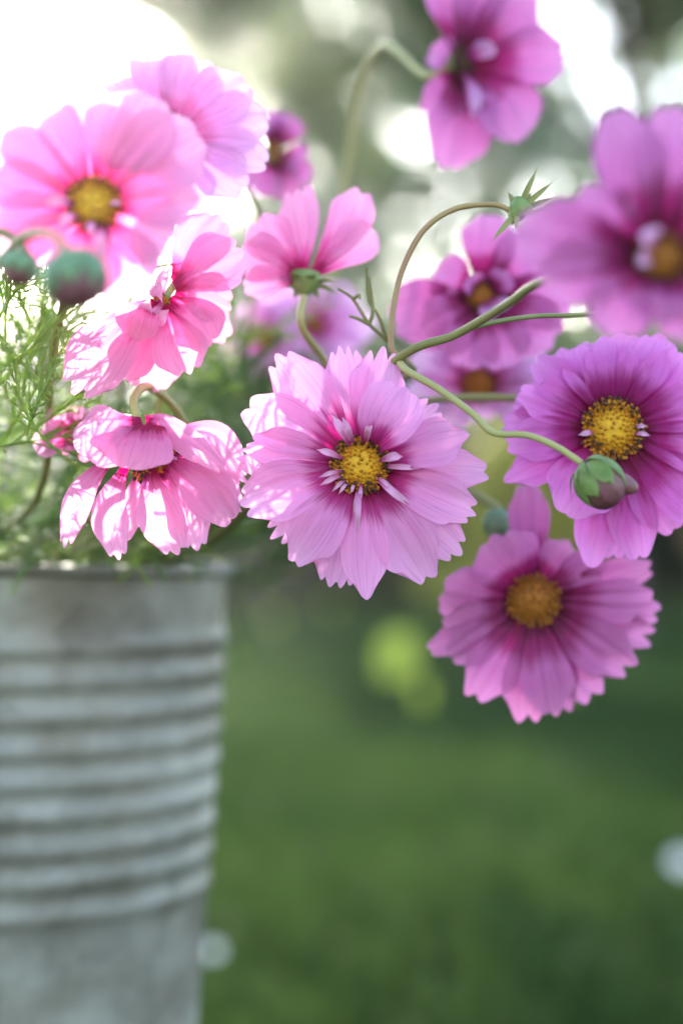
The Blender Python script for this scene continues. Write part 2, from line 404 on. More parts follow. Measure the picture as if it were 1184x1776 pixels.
def shrub(name, x, y, h, r, n, ls, mat, label, seed, group=None):
    root = empty(name, (x, y, 0)); tag(root, label, 'shrub', group)
    rr = random.Random(seed); parts = []
    for k in range(7):
        a = rr.uniform(0, 6.28); e = np.array([x + math.cos(a) * r * 0.6, y + math.sin(a) * r * 0.6, h * rr.uniform(0.6, 0.95)])
        s = np.array([x + math.cos(a) * 0.05, y + math.sin(a) * 0.05, -0.03])
        parts.append(tube_arrays(catmull([s, (s + e) / 2 + np.array([0, 0, 0.1 * h]), e], 8), np.linspace(0.018, 0.005, 8), 5))
    V, F = merge(parts); mesh_obj('stems', V, F, M['bark'], root)
    V, F = leaf_cloud(clumps(16, x, y, h * 0.55, r * 0.8, r * 0.6, h * 0.36, 0.26 * max(h, r), seed) + [((x + dx_, y, 0.22), (0.42, 0.4, 0.24), 0.035 * max(h, r)) for dx_ in (-0.6 * r, 0, 0.6 * r)], n, ls, seed)
    V[:, 2] = np.maximum(V[:, 2], 0.02)
    tag(mesh_obj('foliage', V, F, mat, root, smooth=False), kind='stuff')

hedge = [(-5.0 + 0.92 * k, 14.2 + 0.3 * math.sin(k * 1.7)) for k in range(12)]
for k, (x, y) in enumerate(hedge):
    shrub('hedge_shrub', x, y, (2.3 if x < 0.3 else 1.5) + 0.3 * math.sin(k * 2.3), 0.85, 13000 if x < 0.3 else 7500, 0.09, M['leaf3'], 'dark evergreen shrub of the low hedge closing off the lawn', 60 + k, 'dark hedge shrubs along the end of the lawn')
shrub('golden_shrub', 1.12, 11.6, 1.35, 0.5, 7000, 0.07, M['leaf4'], 'golden yellow leaved shrub glowing through the gap between the two open cosmos', 91)

# ------------------------------------------------------------------ sunlit air
def haze():
    x0, x1, y0, y1, z0, z1 = -420, 420, -80, 520, -1.0, 9.5
    V = [(x, y, zz_) for zz_ in (z0, z1) for y in (y0, y1) for x in (x0, x1)]
    F = [(0, 2, 3, 1), (4, 5, 7, 6), (0, 1, 5, 4), (2, 6, 7, 3), (0, 4, 6, 2), (1, 3, 7, 5)]
    m, nt, out = newmat('haze')
    pv = nt.nodes.new('ShaderNodeVolumePrincipled')
    pv.inputs['Color'].default_value = (1.0, 1.0, 1.0, 1); pv.inputs['Density'].default_value = HAZE
    pv.inputs['Anisotropy'].default_value = 0.92
    nt.links.new(pv.outputs[0], out.inputs['Volume'])
    o = mesh_obj('haze', V, F, m, smooth=False, origin=(0, 0, 0)); tag(o, 'pale sunlit haze over the garden', 'haze', kind='stuff')
haze()

# ------------------------------------------------------------------ bucket
BC = at(8, 960, 0.73); BX, BY = BC[0], BC[1]
RIM_Z = CAM_H - 0.0050
def bucket():
    root = empty('zinc_bucket', (BX, BY, 0)); tag(root, 'tall ribbed galvanised zinc bucket holding the pink flowers', 'bucket')
    rt, slope = 0.0950, 0.0605
    ribs = [CAM_H - (yy - 960) / FPX * 0.637 for yy in (1127, 1186, 1248, 1308, 1366, 1424, 1485, 1543, 1604)]
    z = np.concatenate([np.linspace(RIM_Z - 0.002, ribs[0] + 0.008, 6), np.linspace(ribs[0] + 0.006, ribs[-1] - 0.008, 190), np.linspace(ribs[-1] - 0.012, 0.006, 20)])
    rad = rt - slope * (RIM_Z - z)
    for q in ribs: rad = rad + 0.0018 * np.exp(-((z - q) / 0.0044) ** 2)
    rad = rad + 0.0022 * np.exp(-((z - 0.012) / 0.005) ** 2)
    prof = [(zz, r) for zz, r in zip(z, rad)]
    inner = [(zz, r - 0.0012) for zz, r in zip(z[::6], rad[::6])][::-1]
    k = 96
    V, F = lathe_arrays(prof, np.array([BX, BY, 0]), (0, 0, 1), k)
    # hand-beaten unevenness
    dx, dy = V[:, 0] - BX, V[:, 1] - BY; an = np.arctan2(dy, dx)
    wob = 1 + 0.004 * np.sin(an * 5 + V[:, 2] * 17) + 0.002 * np.sin(an * 11 - V[:, 2] * 40)
    V[:, 0] = BX + dx * wob; V[:, 1] = BY + dy * wob
    mesh_obj('body', V, F, M['zinc'], root)
    V, F = lathe_arrays(inner + [(0.007, 0.004)], np.array([BX, BY, 0]), (0, 0, 1), 48)
    mesh_obj('inside_wall', V, F, M['zinc'], root)
    c = np.array([BX, BY, RIM_Z - 0.0012]); a = np.linspace(0, 2 * math.pi, 97)
    ring = np.stack([BX + (rt + 0.0012) * np.cos(a), BY + (rt + 0.0012) * np.sin(a), 0 * a + RIM_Z - 0.0018 + 0.0005 * np.sin(3 * a)], -1)
    V, F = tube_arrays(ring, 0.0024, 8); mesh_obj('rolled_rim', V, F, M['zinc'], root)
    # folded vertical seam
    a_s = math.atan2(-BY, 0.0) + 0.13
    sv, sf = [], []
    for i_, (zz_, rr_s) in enumerate(prof[::2]):
        for da, up_ in ((-0.035, -0.0002), (-0.030, 0.0009), (0.030, 0.0009), (0.035, -0.0002)):
            q_ = (rr_s + up_) * (1 + 0.004 * math.sin((a_s + da - 2 * math.pi * (a_s + da > math.pi)) * 5 + zz_ * 17))
            sv.append((BX + q_ * math.cos(a_s + da), BY + q_ * math.sin(a_s + da), zz_))
        if i_:
            for j_ in range(3): sf.append((i_ * 4 - 4 + j_, i_ * 4 - 3 + j_, i_ * 4 + 1 + j_, i_ * 4 + j_))
    mesh_obj('seam', sv, sf, M['zinc'], root)
    # handle lug with a ring on the far right shoulder
    for s in (0, math.pi):
        an = math.pi / 2 - 1.02 + s
        n = np.array([math.cos(an), math.sin(an), 0]); tdir = np.array([-math.sin(an), math.cos(an), 0])
        p = np.array([BX, BY, RIM_Z - 0.010]) + n * (rt + 0.0006)
        aa = np.linspace(0, 2 * math.pi, 25)
        rg = p + n * 0.006 + np.outer(np.cos(aa), tdir) * 0.010 + np.outer(np.sin(aa), np.array([0.0, 0, 1]) * 0.010 + n * 0.006)
        V1 = tube_arrays(rg, 0.0017, 6)
        pl = lathe_arrays([(-0.001, 0.0001), (-0.001, 0.011), (0.002, 0.010), (0.0025, 0.0001)], p - np.array([0, 0, 0.002]), n, 14)
        V, F = merge([V1, pl]); mesh_obj('handle_lug', V, F, M['zinc'], root)
bucket()

# ------------------------------------------------------------------ flower parts
PETAL_SEED = [100]
def petal(parent, spine, width, facing, mat, teeth=2, depth=0.055, cup=0.12, pleat=1.0, nt_=20, ns=21, base_w=0.20, maxpos=0.66, tipw=0.70, twist=0.0, name='petal', round_tip=0.14, ruffle=1.0):
    """a thin petal along a 3-D spine; width in metres; facing = side turned to the viewer"""
    PETAL_SEED[0] += 1
    r = random.Random(PETAL_SEED[0])
    P = catmull(spine, 40)
    ln = np.linalg.norm(np.diff(P, axis=0), axis=1).sum()
    t = np.linspace(0, 1, nt_); s = np.linspace(-1, 1, ns)
    T, S = np.meshgrid(t, s, indexing='ij')
    # tip outline: lobes with notches between
    ph = r.uniform(-0.12, 0.12)
    lob = (S * 0.5 + 0.5 + ph * 0.3 * (1 - S * S)) * teeth
    f = lob - np.floor(lob); f = np.where(lob >= teeth, 1.0, f)
    lobe = 1 - np.abs(2 * f - 1) ** 1.7
    big = 1 + 0.5 * np.sin(np.floor(np.clip(lob, 0, teeth - 1e-6)) * 2.4 + r.random() * 6)
    tip = 1 - round_tip * np.abs(S) ** 2.2 - depth * (1 - lobe) * (0.6 + 0.4 * big) - 0.02 * r.random()
    te = T * (1 - (1 - tip) * T ** 3)
    a = np.clip(T / maxpos, 0, 1); g = base_w + (1 - base_w) * (a * a * (3 - 2 * a)) ** 0.75
    b = np.clip((T - maxpos) / (1 - maxpos), 0, 1); g = g * (1 - (1 - tipw) * b * b)
    hw = 0.5 * width * g
    u = te * (len(P) - 1); i0 = np.clip(u.astype(int), 0, len(P) - 2); fr = (u - i0)[..., None]
    C = P[i0] * (1 - fr) + P[i0 + 1] * fr
    Tg = np.gradient(P, axis=0); Tg /= np.linalg.norm(Tg, axis=1)[:, None]
    Tn = Tg[i0] * (1 - fr) + Tg[i0 + 1] * fr
    fc = np.broadcast_to(np.asarray(facing, float), Tn.shape)
    lat = np.cross(Tn, fc); lat /= np.maximum(np.linalg.norm(lat, axis=-1)[..., None], 1e-9)
    nor = np.cross(lat, Tn)
    if twist:
        an = (twist * T)[..., None]; lat, nor = lat * np.cos(an) + nor * np.sin(an), nor * np.cos(an) - lat * np.sin(an)
    A = 0.00055 * pleat * min(1.0, width / 0.018)
    z = cup * hw * S * S
    g1, g2 = 0.30 + r.uniform(-.06, .06), -0.32 + r.uniform(-.06, .06)
    z = z - A * 1.6 * (np.exp(-((S - g1) / 0.13) ** 2) + np.exp(-((S - g2) / 0.13) ** 2)) * np.sin(np.clip(T * 1.25, 0, 1) * math.pi * 0.75)
    z = z + A * 0.22 * np.cos(S * 11 + r.random() * 6) * (0.3 + 0.7 * T) * (1 - 0.5 * T)
    z = z + ruffle * width * 0.035 * np.sin(S * r.uniform(2.2, 4.2) + r.random() * 6.28) * T ** 2 + ruffle * width * 0.02 * np.sin(S * 7 + r.random() * 6 + T * 4) * T ** 3
    edge = width * 0.012 * np.sin(T * r.uniform(9, 15) + r.random() * 6) * np.sign(S) * np.abs(S) ** 3 * T
    V = C + lat * (hw * S + edge)[..., None] + nor * z[..., None]
    V = V.reshape(-1, 3)
    i = (np.arange(nt_ - 1)[:, None] * ns + np.arange(ns - 1)[None, :]).ravel()
    F = np.stack([i, i + 1, i + ns + 1, i + ns], -1)
    uv = np.stack([(S * 0.5 + 0.5).ravel() + 0 * T.ravel(), T.ravel()], -1)
    return mesh_obj(name, V, F, mat, parent, uv=uv, origin=spine[0])

def disc(parent, c, n, r, mats=('disc', 'floret', 'anther'), count=120, dome=0.55):
    prof = [(-0.35 * r, 0.55 * r)] + [(dome * r * math.sin(a) - 0.05 * r, 0.93 * r * math.cos(a)) for a in np.linspace(0, math.pi / 2 * 0.985, 9)]
    V, F = lathe_arrays(prof, c, n, 20)
    d = mesh_obj('disc', V, F, M[mats[0]], parent)
    a0 = nrm(np.cross(n, np.array([0.2, 0.3, 0.93]))); b0 = np.cross(n, a0)
    parts, mi, rr = [], [], random.Random(int(r * 1e6) + count)
    for k in range(count):
        q = math.sqrt((k + 0.5) / count); an = k * 2.399963
        if q < 0.3 and k % 2: continue
        phi = q * math.pi / 2 * 0.97
        out = nrm(math.sin(phi) * (math.cos(an) * a0 + math.sin(an) * b0) + (0.25 + math.cos(phi)) * n)
        p = c + n * (dome * r * math.cos(phi) - 0.05 * r) + (math.cos(an) * a0 + math.sin(an) * b0) * 0.93 * r * math.sin(phi)
        hh = r * (0.05 + 0.24 * q ** 2.2 * rr.uniform(0.6, 1.3)); w = r * rr.uniform(0.045, 0.068)
        out = nrm(out + 0.25 * np.array([rr.uniform(-1, 1), rr.uniform(-1, 1), rr.uniform(-1, 1)]))
        v, f = lathe_arrays([(-0.02 * r, w * 0.7), (hh * 0.6, w * 0.75), (hh, w * 1.25), (hh + w * 0.9, w * 0.2)], p, out, 6)
        parts.append((v, f)); mi += [0] * len(f)
        if 0.50 < q < 0.93 and rr.random() < 0.62:
            v, f = lathe_arrays([(0, w * 0.5), (w * 0.5, w * 1.25), (w * 2.0, w * 1.15), (w * 3.0, w * 0.15)], p + out * hh * 0.95, out, 6)
            parts.append((v, f)); mi += [1] * len(f)
    V, F = merge(parts)
    tag(mesh_obj('florets', V, F, [M[mats[1]], M[mats[2]]], d, midx=mi), kind='stuff')
    return d

def calyx(parent, c, n, r, mat='sepal', sepals=8, length=1.9, spread=0.9):
    """green cup behind the petals; n points out of the flower's face"""
    back = c - n * (0.95 * r)
    V, F = lathe_arrays([(-0.45 * r, 0.16 * r), (-0.2 * r, 0.45 * r), (0.15 * r, 0.82 * r), (0.62 * r, 0.80 * r), (0.66 * r, 0.3 * r)], back, n, 16)
    ca = mesh_obj('calyx', V, F, M[mat], parent)
    a0 = nrm(np.cross(n, np.array([0.25, 0.3, 0.9]))); b0 = np.cross(n, a0)
    for k in range(sepals):
        an = k * 2 * math.pi / sepals; o = math.cos(an) * a0 + math.sin(an) * b0
        sp = [back + o * 0.5 * r - n * 0.1 * r, back + o * (0.9 * r) + n * 0.15 * r, back + o * (spread * length * r) + n * (0.2 + 0.3 * length * (1 - spread)) * r - n * 0.25 * r]
        petal(ca, sp, 0.55 * r, -n, M[mat], teeth=1, depth=0.0, cup=-0.2, nt_=7, ns=5, base_w=0.6, maxpos=0.35, tipw=0.12, name='sepal', pleat=0.3, ruffle=0.3)
    return ca

BB = 0.012                                     # stems stand on the bucket floor
def stem_path(mouth, pts, end):
    """bucket floor -> bucket mouth -> waypoints (photo px, distance) -> flower"""
    mx, my = BX + mouth[0] * 0.07, BY + mouth[1] * 0.07
    foot = (BX - mouth[0] * 0.035, BY - mouth[1] * 0.035, BB)
    return [foot, (mx * 0.6 + BX * 0.4, my * 0.6 + BY * 0.4, RIM_Z - 0.12), (mx, my, RIM_Z - 0.012)] + [tuple(at(*p)) for p in pts] + [tuple(end)]

def stem(parent, path, r0=0.0016, r1=0.0012, mat='stem', name='stem', n=70):
    P = catmull(path, n); V, F = tube_arrays(P, np.linspace(r0, r1, n), 8)
    return mesh_obj(name, V, F, M[mat], parent, origin=path[0])

def flower(label, c, normal, petals, mat, disc_px=46, mouth=(0.4, -0.2), way=(), inner=(), show_disc=True, discmats=('disc', 'floret', 'anther'), count=120, stem_mat='stem', stem_r=(0.0016, 0.0012), sepals=0, calyx_mat='sepal', group='pink cosmos flowers in the bucket', name='cosmos_flower', back=(), dome=0.55, floret=True):
    """petals: (tip_x, tip_y, width_px, tip_forward_mm, bulge_mm, options) in photo pixels at the flower's own distance"""
    px, py, d = c; n = cvec(*normal); C = at(px, py, d); mpp = d / FPX
    rd = disc_px * mpp
    path = None
    end = C - n * rd * 1.25
    beh = C - n * rd * 1.25 - n * 0.012
    path = stem_path(mouth, way, beh) + [tuple(end)]
    root = empty(name, path[0]); tag(root, label, 'flower', group)
    for pt in petals:
        tx, ty, w = pt[:3]; dz = pt[3] if len(pt) > 3 else 0; bu = pt[4] if len(pt) > 4 else 3; op = dict(pt[5]) if len(pt) > 5 else {}
        tipp = at(tx, ty, d - dz / 1000.0)
        dirv = tipp - C; dirp = nrm(dirv - n * np.dot(dirv, n) * 0.7)
        base = C + dirp * rd * 0.55 - n * rd * 0.30
        if 'base' in op:
            b_ = op.pop('base'); base = at(b_[0], b_[1], d - (b_[2] if len(b_) > 2 else 0) / 1000.0)
        if 'mid' in op:
            m_ = op.pop('mid'); mid = at(m_[0], m_[1], d - (m_[2] if len(m_) > 2 else 0) / 1000.0)
        else:
            mid = base * 0.5 + tipp * 0.5 + n * bu / 1000.0
        fc = cvec(*op.pop('face')) if 'face' in op else nrm(n + 0.35 * cvec(0, 0, 1))
        mm = M[op.pop('mat')] if 'mat' in op else mat
        petal(root, [base, mid, tipp], w * mpp, fc, mm, **op)
    for pt in inner:
        tx, ty, w, dz, bu = pt[:5]
        tipp = at(tx, ty, d - dz / 1000.0); dirv = nrm(tipp - C)
        base = C + dirv * rd * 0.80 - n * rd * 0.1
        mid = base * 0.5 + tipp * 0.5 + n * bu / 1000.0
        petal(root, [base, mid, tipp], w * 0.62 * mpp, nrm(n + 0.3 * cvec(0, 0.4, 1)), M[pt[5]] if len(pt) > 5 else M['floretlet'], teeth=1, depth=0.0, cup=0.35, nt_=10, ns=7, base_w=0.4, maxpos=0.55, tipw=0.25, name='inner_petal', pleat=0.3, ruffle=0.5)
    if show_disc: disc(root, C, n, rd, discmats, count, dome)
    calyx(root, C, n, rd, calyx_mat, sepals)
    stem(root, path, stem_r[0], stem_r[1], stem_mat)
    return root

def ring(cx, cy, n, rx, ry, w, seed, a0=0.0, dz=0.0, jit=0.12, bulge=3):
    """a loose ring of petals for the far, blurred blooms"""
    r = random.Random(seed); out = []
    for k in range(n):
        a = a0 + k * 2 * math.pi / n + r.uniform(-.15, .15); q = 1 + r.uniform(-jit, jit)
        out.append((cx + math.cos(a) * rx * q, cy - math.sin(a) * ry * q, w * r.uniform(0.85, 1.15), dz + r.uniform(-4, 4), bulge + r.uniform(-2, 2), dict(teeth=r.choice([3, 3, 4]))))
    return out

def Z(ox, oy, s):
    return lambda x, y: (ox + x / s, oy + y / s)

# ------------------------------------------------------------------ 1: the sharp pale flower
z = Z(380, 560, 2.368)
def pl(f, s, lst, ws=1.0):
    out = []
    for t in lst:
        x, y = f(t[0], t[1]); out.append((x, y, ws * t[2] / s) + tuple(t[3:]))
    return out
p1 = pl(z, 2.368, [
    # rear row first
    (225, 120, 250, -9, 3, dict(teeth=3, depth=0.085)),
    (505, 85, 210, -10, 3, dict(teeth=4, depth=0.12)),
    (905, 330, 200, -10, 2, dict(teeth=3, depth=0.10)),
    (1120, 615, 190, -9, 3, dict(teeth=2, depth=0.06)),
    (1000, 960, 250, -11, 2, dict(teeth=3, depth=0.07)),
    (470, 1095, 260, -10, 2, dict(teeth=4, depth=0.085)),
    (205, 895, 200, -9, 2, dict(teeth=3, depth=0.12)),
    (60, 560, 190, -8, 2, dict(teeth=3, depth=0.10)),
    # front row
    (95, 335, 240, -4, 4, dict(teeth=2, depth=0.07, round_tip=0.10)),
    (680, 88, 230, -5, 4, dict(teeth=3, depth=0.12)),
    (770, 262, 260, 7, 9, dict(teeth=3, depth=0.05, cup=0.45)),
    (1030, 455, 200, 2, 5, dict(teeth=1, depth=0.0, cup=0.5, tipw=0.35)),
    (1065, 790, 210, -2, 4, dict(teeth=3, depth=0.08)),
    (870, 1075, 270, -3, 4, dict(teeth=2, depth=0.06, tipw=0.55)),
    (605, 1140, 200, -2, 4, dict(teeth=1, depth=0.0, tipw=0.40, maxpos=0.6)),
    (295, 1000, 240, 0, 5, dict(teeth=2, depth=0.05, tipw=0.5)),
    (80, 750, 250, -1, 5, dict(teeth=3, depth=0.06)),
    (110, 500, 190, -1, 4, dict(teeth=3, depth=0.07)),
])
i1 = pl(z, 2.368, [
    (398, 520, 46, 7, 5), (757, 548, 58, 6, 7), (826, 600, 40, 5, 3), (406, 636, 30, 6, 4), (412, 668, 36, 5, 3), (462, 694, 26, 4, 2),
    (488, 706, 24, 4, 2), (580, 736, 26, 6, 1), (566, 878, 38, 6, 7), (550, 800, 22, 3, 3), (768, 748, 50, 6, 5), (720, 690, 30, 6, 4), (540, 700, 22, 4, 2),
    (462, 375, 58, 4, 5), (505, 385, 50, 4, 5), (625, 385, 48, 4, 6), (800, 755, 26, 2, 3)])
F1 = flower('large pale pink cosmos in full face with magenta throat and sharp toothed petals', (626, 806, 0.515), (-0.02, 0.05, 1), p1, M['pale'], 44,
     (0.75, -0.45), [(330, 930, 0.64), (470, 850, 0.585), (570, 815, 0.555)], i1, count=190)

# ------------------------------------------------------------------ 2: the magenta flower behind the green bud
z = Z(684, 500, 2.368)
p2 = pl(z, 2.368, [
    (650, 255, 170, -8, 2, dict(teeth=2, depth=.05)), (800, 205, 180, -9, 2), (960, 170, 200, -9, 2, dict(teeth=2, depth=.05)), (1130, 190, 190, -9, 3), (1290, 340, 200, -9, 2), (1370, 560, 200, -9, 3),
    (1340, 800, 200, -9, 2), (480, 470, 160, -8, 2, dict(teeth=2, depth=.05)), (425, 560, 170, -8, 2), (440, 795, 150, -8, 2, dict(teeth=1, depth=0, tipw=.4)), (905, 1125, 180, -10, 3),
    (560, 285, 170, -3, 3, dict(teeth=2, depth=.07)), (730, 230, 170, -3, 4), (880, 185, 190, -3, 4), (1075, 195, 190, -3, 4), (1180, 240, 160, -3, 3), (1330, 450, 190, -3, 4), (1350, 690, 190, -3, 4),
    (1330, 960, 230, -3, 4, dict(teeth=2)), (1160, 1015, 200, -5, 3, dict(teeth=2)),
    (500, 420, 150, -2, 3), (450, 640, 170, -3, 4), (690, 945, 260, 4, 6, dict(teeth=2, depth=.04, round_tip=.2)),
    (805, 1150, 180, -4, 3, dict(teeth=1, depth=0, tipw=.6)), (1010, 1125, 190, -4, 3, dict(teeth=2, depth=.05))], 1.12)
i2 = pl(z, 2.368, [(1035, 565, 30, 5, 2), (1050, 605, 32, 5, 2), (752, 603, 36, 5, 3)])
flower('deep magenta cosmos facing forward with golden disc behind the green bud', (1062, 745, 0.537), (-0.05, 0.08, 1), p2, M['deep'], 46,
     (0.85, 0.1), [(330, 900, 0.66), (640, 720, 0.61), (900, 690, 0.575), (1010, 722, 0.562)], i2, count=170)

# ------------------------------------------------------------------ 3: the low rose flower over the lawn
z = Z(684, 840, 2.368)
p3 = pl(z, 2.368, [
    (545, -25, 180, -14, -3, dict(teeth=3)), (1075, 335, 170, -9, 2), (1105, 530, 200, -8, 2, dict(depth=.11)), (740, 250, 240, -9, 3), (130, 690, 150, -9, 2), (170, 500, 190, -9, 2),
    (1080, 640, 210, -8, 2, dict(depth=.12)), (830, 900, 260, -8, 2, dict(depth=.12)), (700, 965, 200, -9, 2, dict(depth=.11)),
    (400, 205, 300, 1, 6, dict(teeth=3, depth=.06)), (195, 420, 220, -3, 4), (1080, 470, 190, -3, 4), (985, 770, 240, -3, 4, dict(depth=.11)),
    (215, 720, 190, -3, 3), (310, 895, 230, -3, 4, dict(depth=.08)), (540, 1000, 230, -4, 3, dict(depth=.10)), (650, 955, 220, 0, 5, dict(teeth=2, depth=.05)), (190, 590, 160, -3, 3), (860, 290, 170, -6, 3)])
flower('rose pink cosmos with orange disc hanging lowest above the lawn', (925, 1040, 0.568), (-0.05, -0.16, 1), p3, M['rose'], 40,
     (0.8, 0.5), [(340, 890, 0.70), (600, 760, 0.66), (860, 880, 0.615), (915, 985, 0.60)], (), discmats=('discdark', 'discdark', 'discdark'), count=110)

# ------------------------------------------------------------------ 4: the nodding flower over the rim
z = Z(50, 680, 2.96); S4 = 2.96
def zz(x, y, m=0): return (*z(x, y), m)
p4 = pl(z, S4, [
    (1120, 470, 260, -6, 0, dict(base=zz(690, 210, -3), mid=zz(940, 235, 0), teeth=3, depth=.08, face=(0.5, 0.7, 0.8))),
    (1060, 680, 270, -3, 0, dict(base=zz(690, 320, 0), mid=zz(890, 480, 3), teeth=2, depth=.05, face=(0.1, 0.2, 1))),
    (1090, 620, 200, -8, 0, dict(base=zz(690, 320, -3), mid=zz(920, 430, -3), teeth=3, depth=.08, face=(0.1, 0.2, 1))),
    (870, 820, 230, -5, 0, dict(base=zz(660, 380, -2), mid=zz(800, 590, -3), teeth=3, depth=.07, face=(-0.1, 0.1, 1))),
    (770, 845, 240, 2, 0, dict(base=zz(620, 380, 3), mid=zz(665, 600, 4), teeth=3, depth=.06, face=(-0.1, 0.1, 1))),
    (495, 770, 130, -8, 0, dict(base=zz(560, 390, -5), mid=zz(535, 560, -8), teeth=2, depth=.05, face=(0.4, 0.1, 1))),
    (465, 865, 190, 3, 0, dict(base=zz(500, 370, 3), mid=zz(415, 600, 5), teeth=3, depth=.06, face=(0.15, 0.1, 1), cup=-.25)),
    (180, 815, 170, -4, 0, dict(base=zz(430, 330, 0), mid=zz(265, 520, -1), teeth=3, depth=.10, face=(0.75, 0.1, 1))),
    (1030, 425, 170, 8, 0, dict(base=zz(600, 150, 2), mid=zz(745, 200, 9), teeth=3, depth=.06, face=(-0.4, -0.5, 1), base_w=.45)),
    (215, 245, 330, 17, 0, dict(base=zz(600, 195, 4), mid=zz(430, 225, 15), teeth=2, depth=.03, face=(0.0, 0.2, 1), base_w=.45, round_tip=.22)),
    (500, 400, 420, 20, 0, dict(base=zz(580, 165, 5), mid=zz(535, 280, 18), teeth=2, depth=.02, face=(0.0, 0.3, 1), base_w=.55, round_tip=.25)),
])
i4 = pl(z, S4, [(560, 500, 40, 6, 1, 'deep'), (740, 330, 30, 4, 2)])
flower('nodding pink cosmos with drooping petals and folded front petals above the bucket rim', (268, 788, 0.520), (0.68, -0.50, 0.42), p4, M['warm'], 46,
     (0.1, -0.1), [(300, 860, 0.60), (320, 740, 0.575), (262, 672, 0.542), (232, 690, 0.527), (232, 725, 0.523)], i4, count=150, discmats=('discdark', 'floret', 'anther'), stem_mat='stempale', sepals=6)

# ------------------------------------------------------------------ 5: the bell-shaped flower above it
z = Z(60, 400, 2.96)
p5 = pl(z, S4, [
    (575, 835, 290, -12, 0, dict(base=zz(0, 0, 0), mid=zz(0, 0, 0))),
])
def q5(tx, ty, w, dz, bx, by, mx_, my_, bz=0, mz=2, **k):
    X, Y = z(tx, ty); return (X, Y, 1.15 * w / S4, dz, 0, dict(base=(*z(bx, by), bz), mid=(*z(mx_, my_), mz), face=k.pop('face', (0, 0.1, 1)), **k))
p5 = [
    q5(580, 835, 300, -10, 640, 400, 610, 620, -4, -9, teeth=4, depth=.05),
    q5(1005, 555, 190, -8, 690, 360, 860, 450, -4, -6, teeth=2),
    q5(960, -90, 260, -6, 720, 260, 830, 80, -2, -2, teeth=3),
    q5(1080, 100, 290, -2, 720, 290, 900, 180, 0, 2, teeth=3, depth=.08),
    q5(1010, 400, 230, 0, 720, 310, 870, 330, 0, 4, teeth=3, depth=.08),
    q5(425, 770, 230, -2, 610, 400, 520, 590, 0, 2, teeth=3),
    q5(900, 590, 250, 1, 690, 350, 820, 460, 1, 5, teeth=3),
    q5(800, 745, 250, 2, 650, 390, 730, 570, 2, 6, teeth=3, depth=.07),
    q5(185, 850, 300, 6, 590, 370, 370, 600, 2, 9, teeth=3, depth=.10),
    q5(500, 560, 200, 8, 620, 360, 540, 440, 4, 11, teeth=2),
]
i5 = pl(z, S4, [(690, 405, 150, 12, 5), (590, 345, 140, 11, 5), (600, 150, 110, 8, 4), (700, 150, 110, 8, 4), (650, 260, 130, 13, 3)])
flower('bell shaped pink cosmos hanging with pleated skirt of petals above the nodding one', (281, 522, 0.530), (-0.45, -0.75, 0.5), p5, M['warm'], 16,
     (0.2, 0.0), [(285, 880, 0.63), (275, 700, 0.60), (330, 540, 0.575), (320, 490, 0.56)], i5, stem_mat='stempale')

# ------------------------------------------------------------------ 6: the wide sunlit flower at upper left
p6 = [(a_, b_, c_ * 1.3, d_, e_) for a_, b_, c_, d_, e_ in [(30, 185, 120, -5, 4), (150, 165, 130, -6, 3), (-35, 265, 120, -5, 3), (265, 160, 130, -5, 4), (350, 225, 125, -5, 4), (345, 325, 110, -4, 4), (-30, 350, 110, -4, 4),
      (-10, 420, 100, -5, 3), (70, 470, 100, -4, 4), (300, 420, 110, -4, 4), (235, 520, 110, -3, 5), (150, 510, 100, -4, 4)]]
i6 = [(158, 408, 24, 5, 2), (75, 352, 36, 5, 3), (182, 452, 34, 4, 3), (212, 352, 14, 6, 1), (100, 395, 30, 5, 3)]
flower('wide open pale pink cosmos glowing in the sun beside two round buds', (163, 354, 0.458), (0.0, 0.12, 1), p6, M['warm'], 42,
     (-0.3, -0.6), [(60, 870, 0.59), (90, 620, 0.55), (140, 430, 0.515)], i6, count=150)

# ------------------------------------------------------------------ 7: the white-lit flower behind it
p7 = [(a_, b_, c_ * 1.2, d_, e_) for a_, b_, c_, d_, e_ in [(345, 95, 100, -4, 3), (430, 140, 95, -3, 3), (468, 205, 95, -3, 3), (470, 285, 75, 0, 3), (425, 335, 85, 2, 3), (275, 70, 100, -6, 3), (210, 100, 100, -6, 3),
      (330, 370, 90, 2, 3), (160, 160, 100, -6, 3), (240, 380, 90, 0, 3)]]
flower('sun bleached cosmos showing rounded petal tips behind the wide open one', (292, 236, 0.548), (0.3, 0.2, 0.9), p7, M['lilac'], 36,
     (-0.1, 0.3), [(190, 870, 0.68), (210, 600, 0.63), (270, 330, 0.58)], ())

# ------------------------------------------------------------------ 8: the upright cup seen from outside
def q8(tx, ty, w, dz, bx, by, mx_, my_, bz, mz, **k):
    return (tx, ty, w, dz, 0, dict(base=(bx, by, bz), mid=(mx_, my_, mz), face=k.pop('face', (0, 0, 1)), **k))
p8 = [q8(534, 315, 34, -8, 530, 472, 537, 390, -4, -7), 
      q8(630, 325, 80, -3, 545, 472, 602, 385, 0, 0, depth=.08), q8(652, 395, 80, 0, 545, 474, 610, 425, 2, 4),
      q8(505, 325, 70, -2, 525, 472, 520, 395, 0, 2, depth=.07), q8(440, 375, 90, 1, 520, 472, 475, 420, 2, 4, depth=.10),
      q8(415, 440, 90, 3, 515, 475, 462, 450, 3, 6, depth=.08), q8(420, 500, 60, 5, 515, 482, 465, 487, 4, 7)]
flower('upright pink cosmos cup seen from outside with its green calyx showing', (530, 466, 0.560), (0.05, 0.9, -0.25), p8, M['warm'], 36,
     (0.5, 0.1), [(400, 880, 0.66), (560, 760, 0.62), (572, 650, 0.585)], (), show_disc=False, sepals=8, stem_mat='stempale')

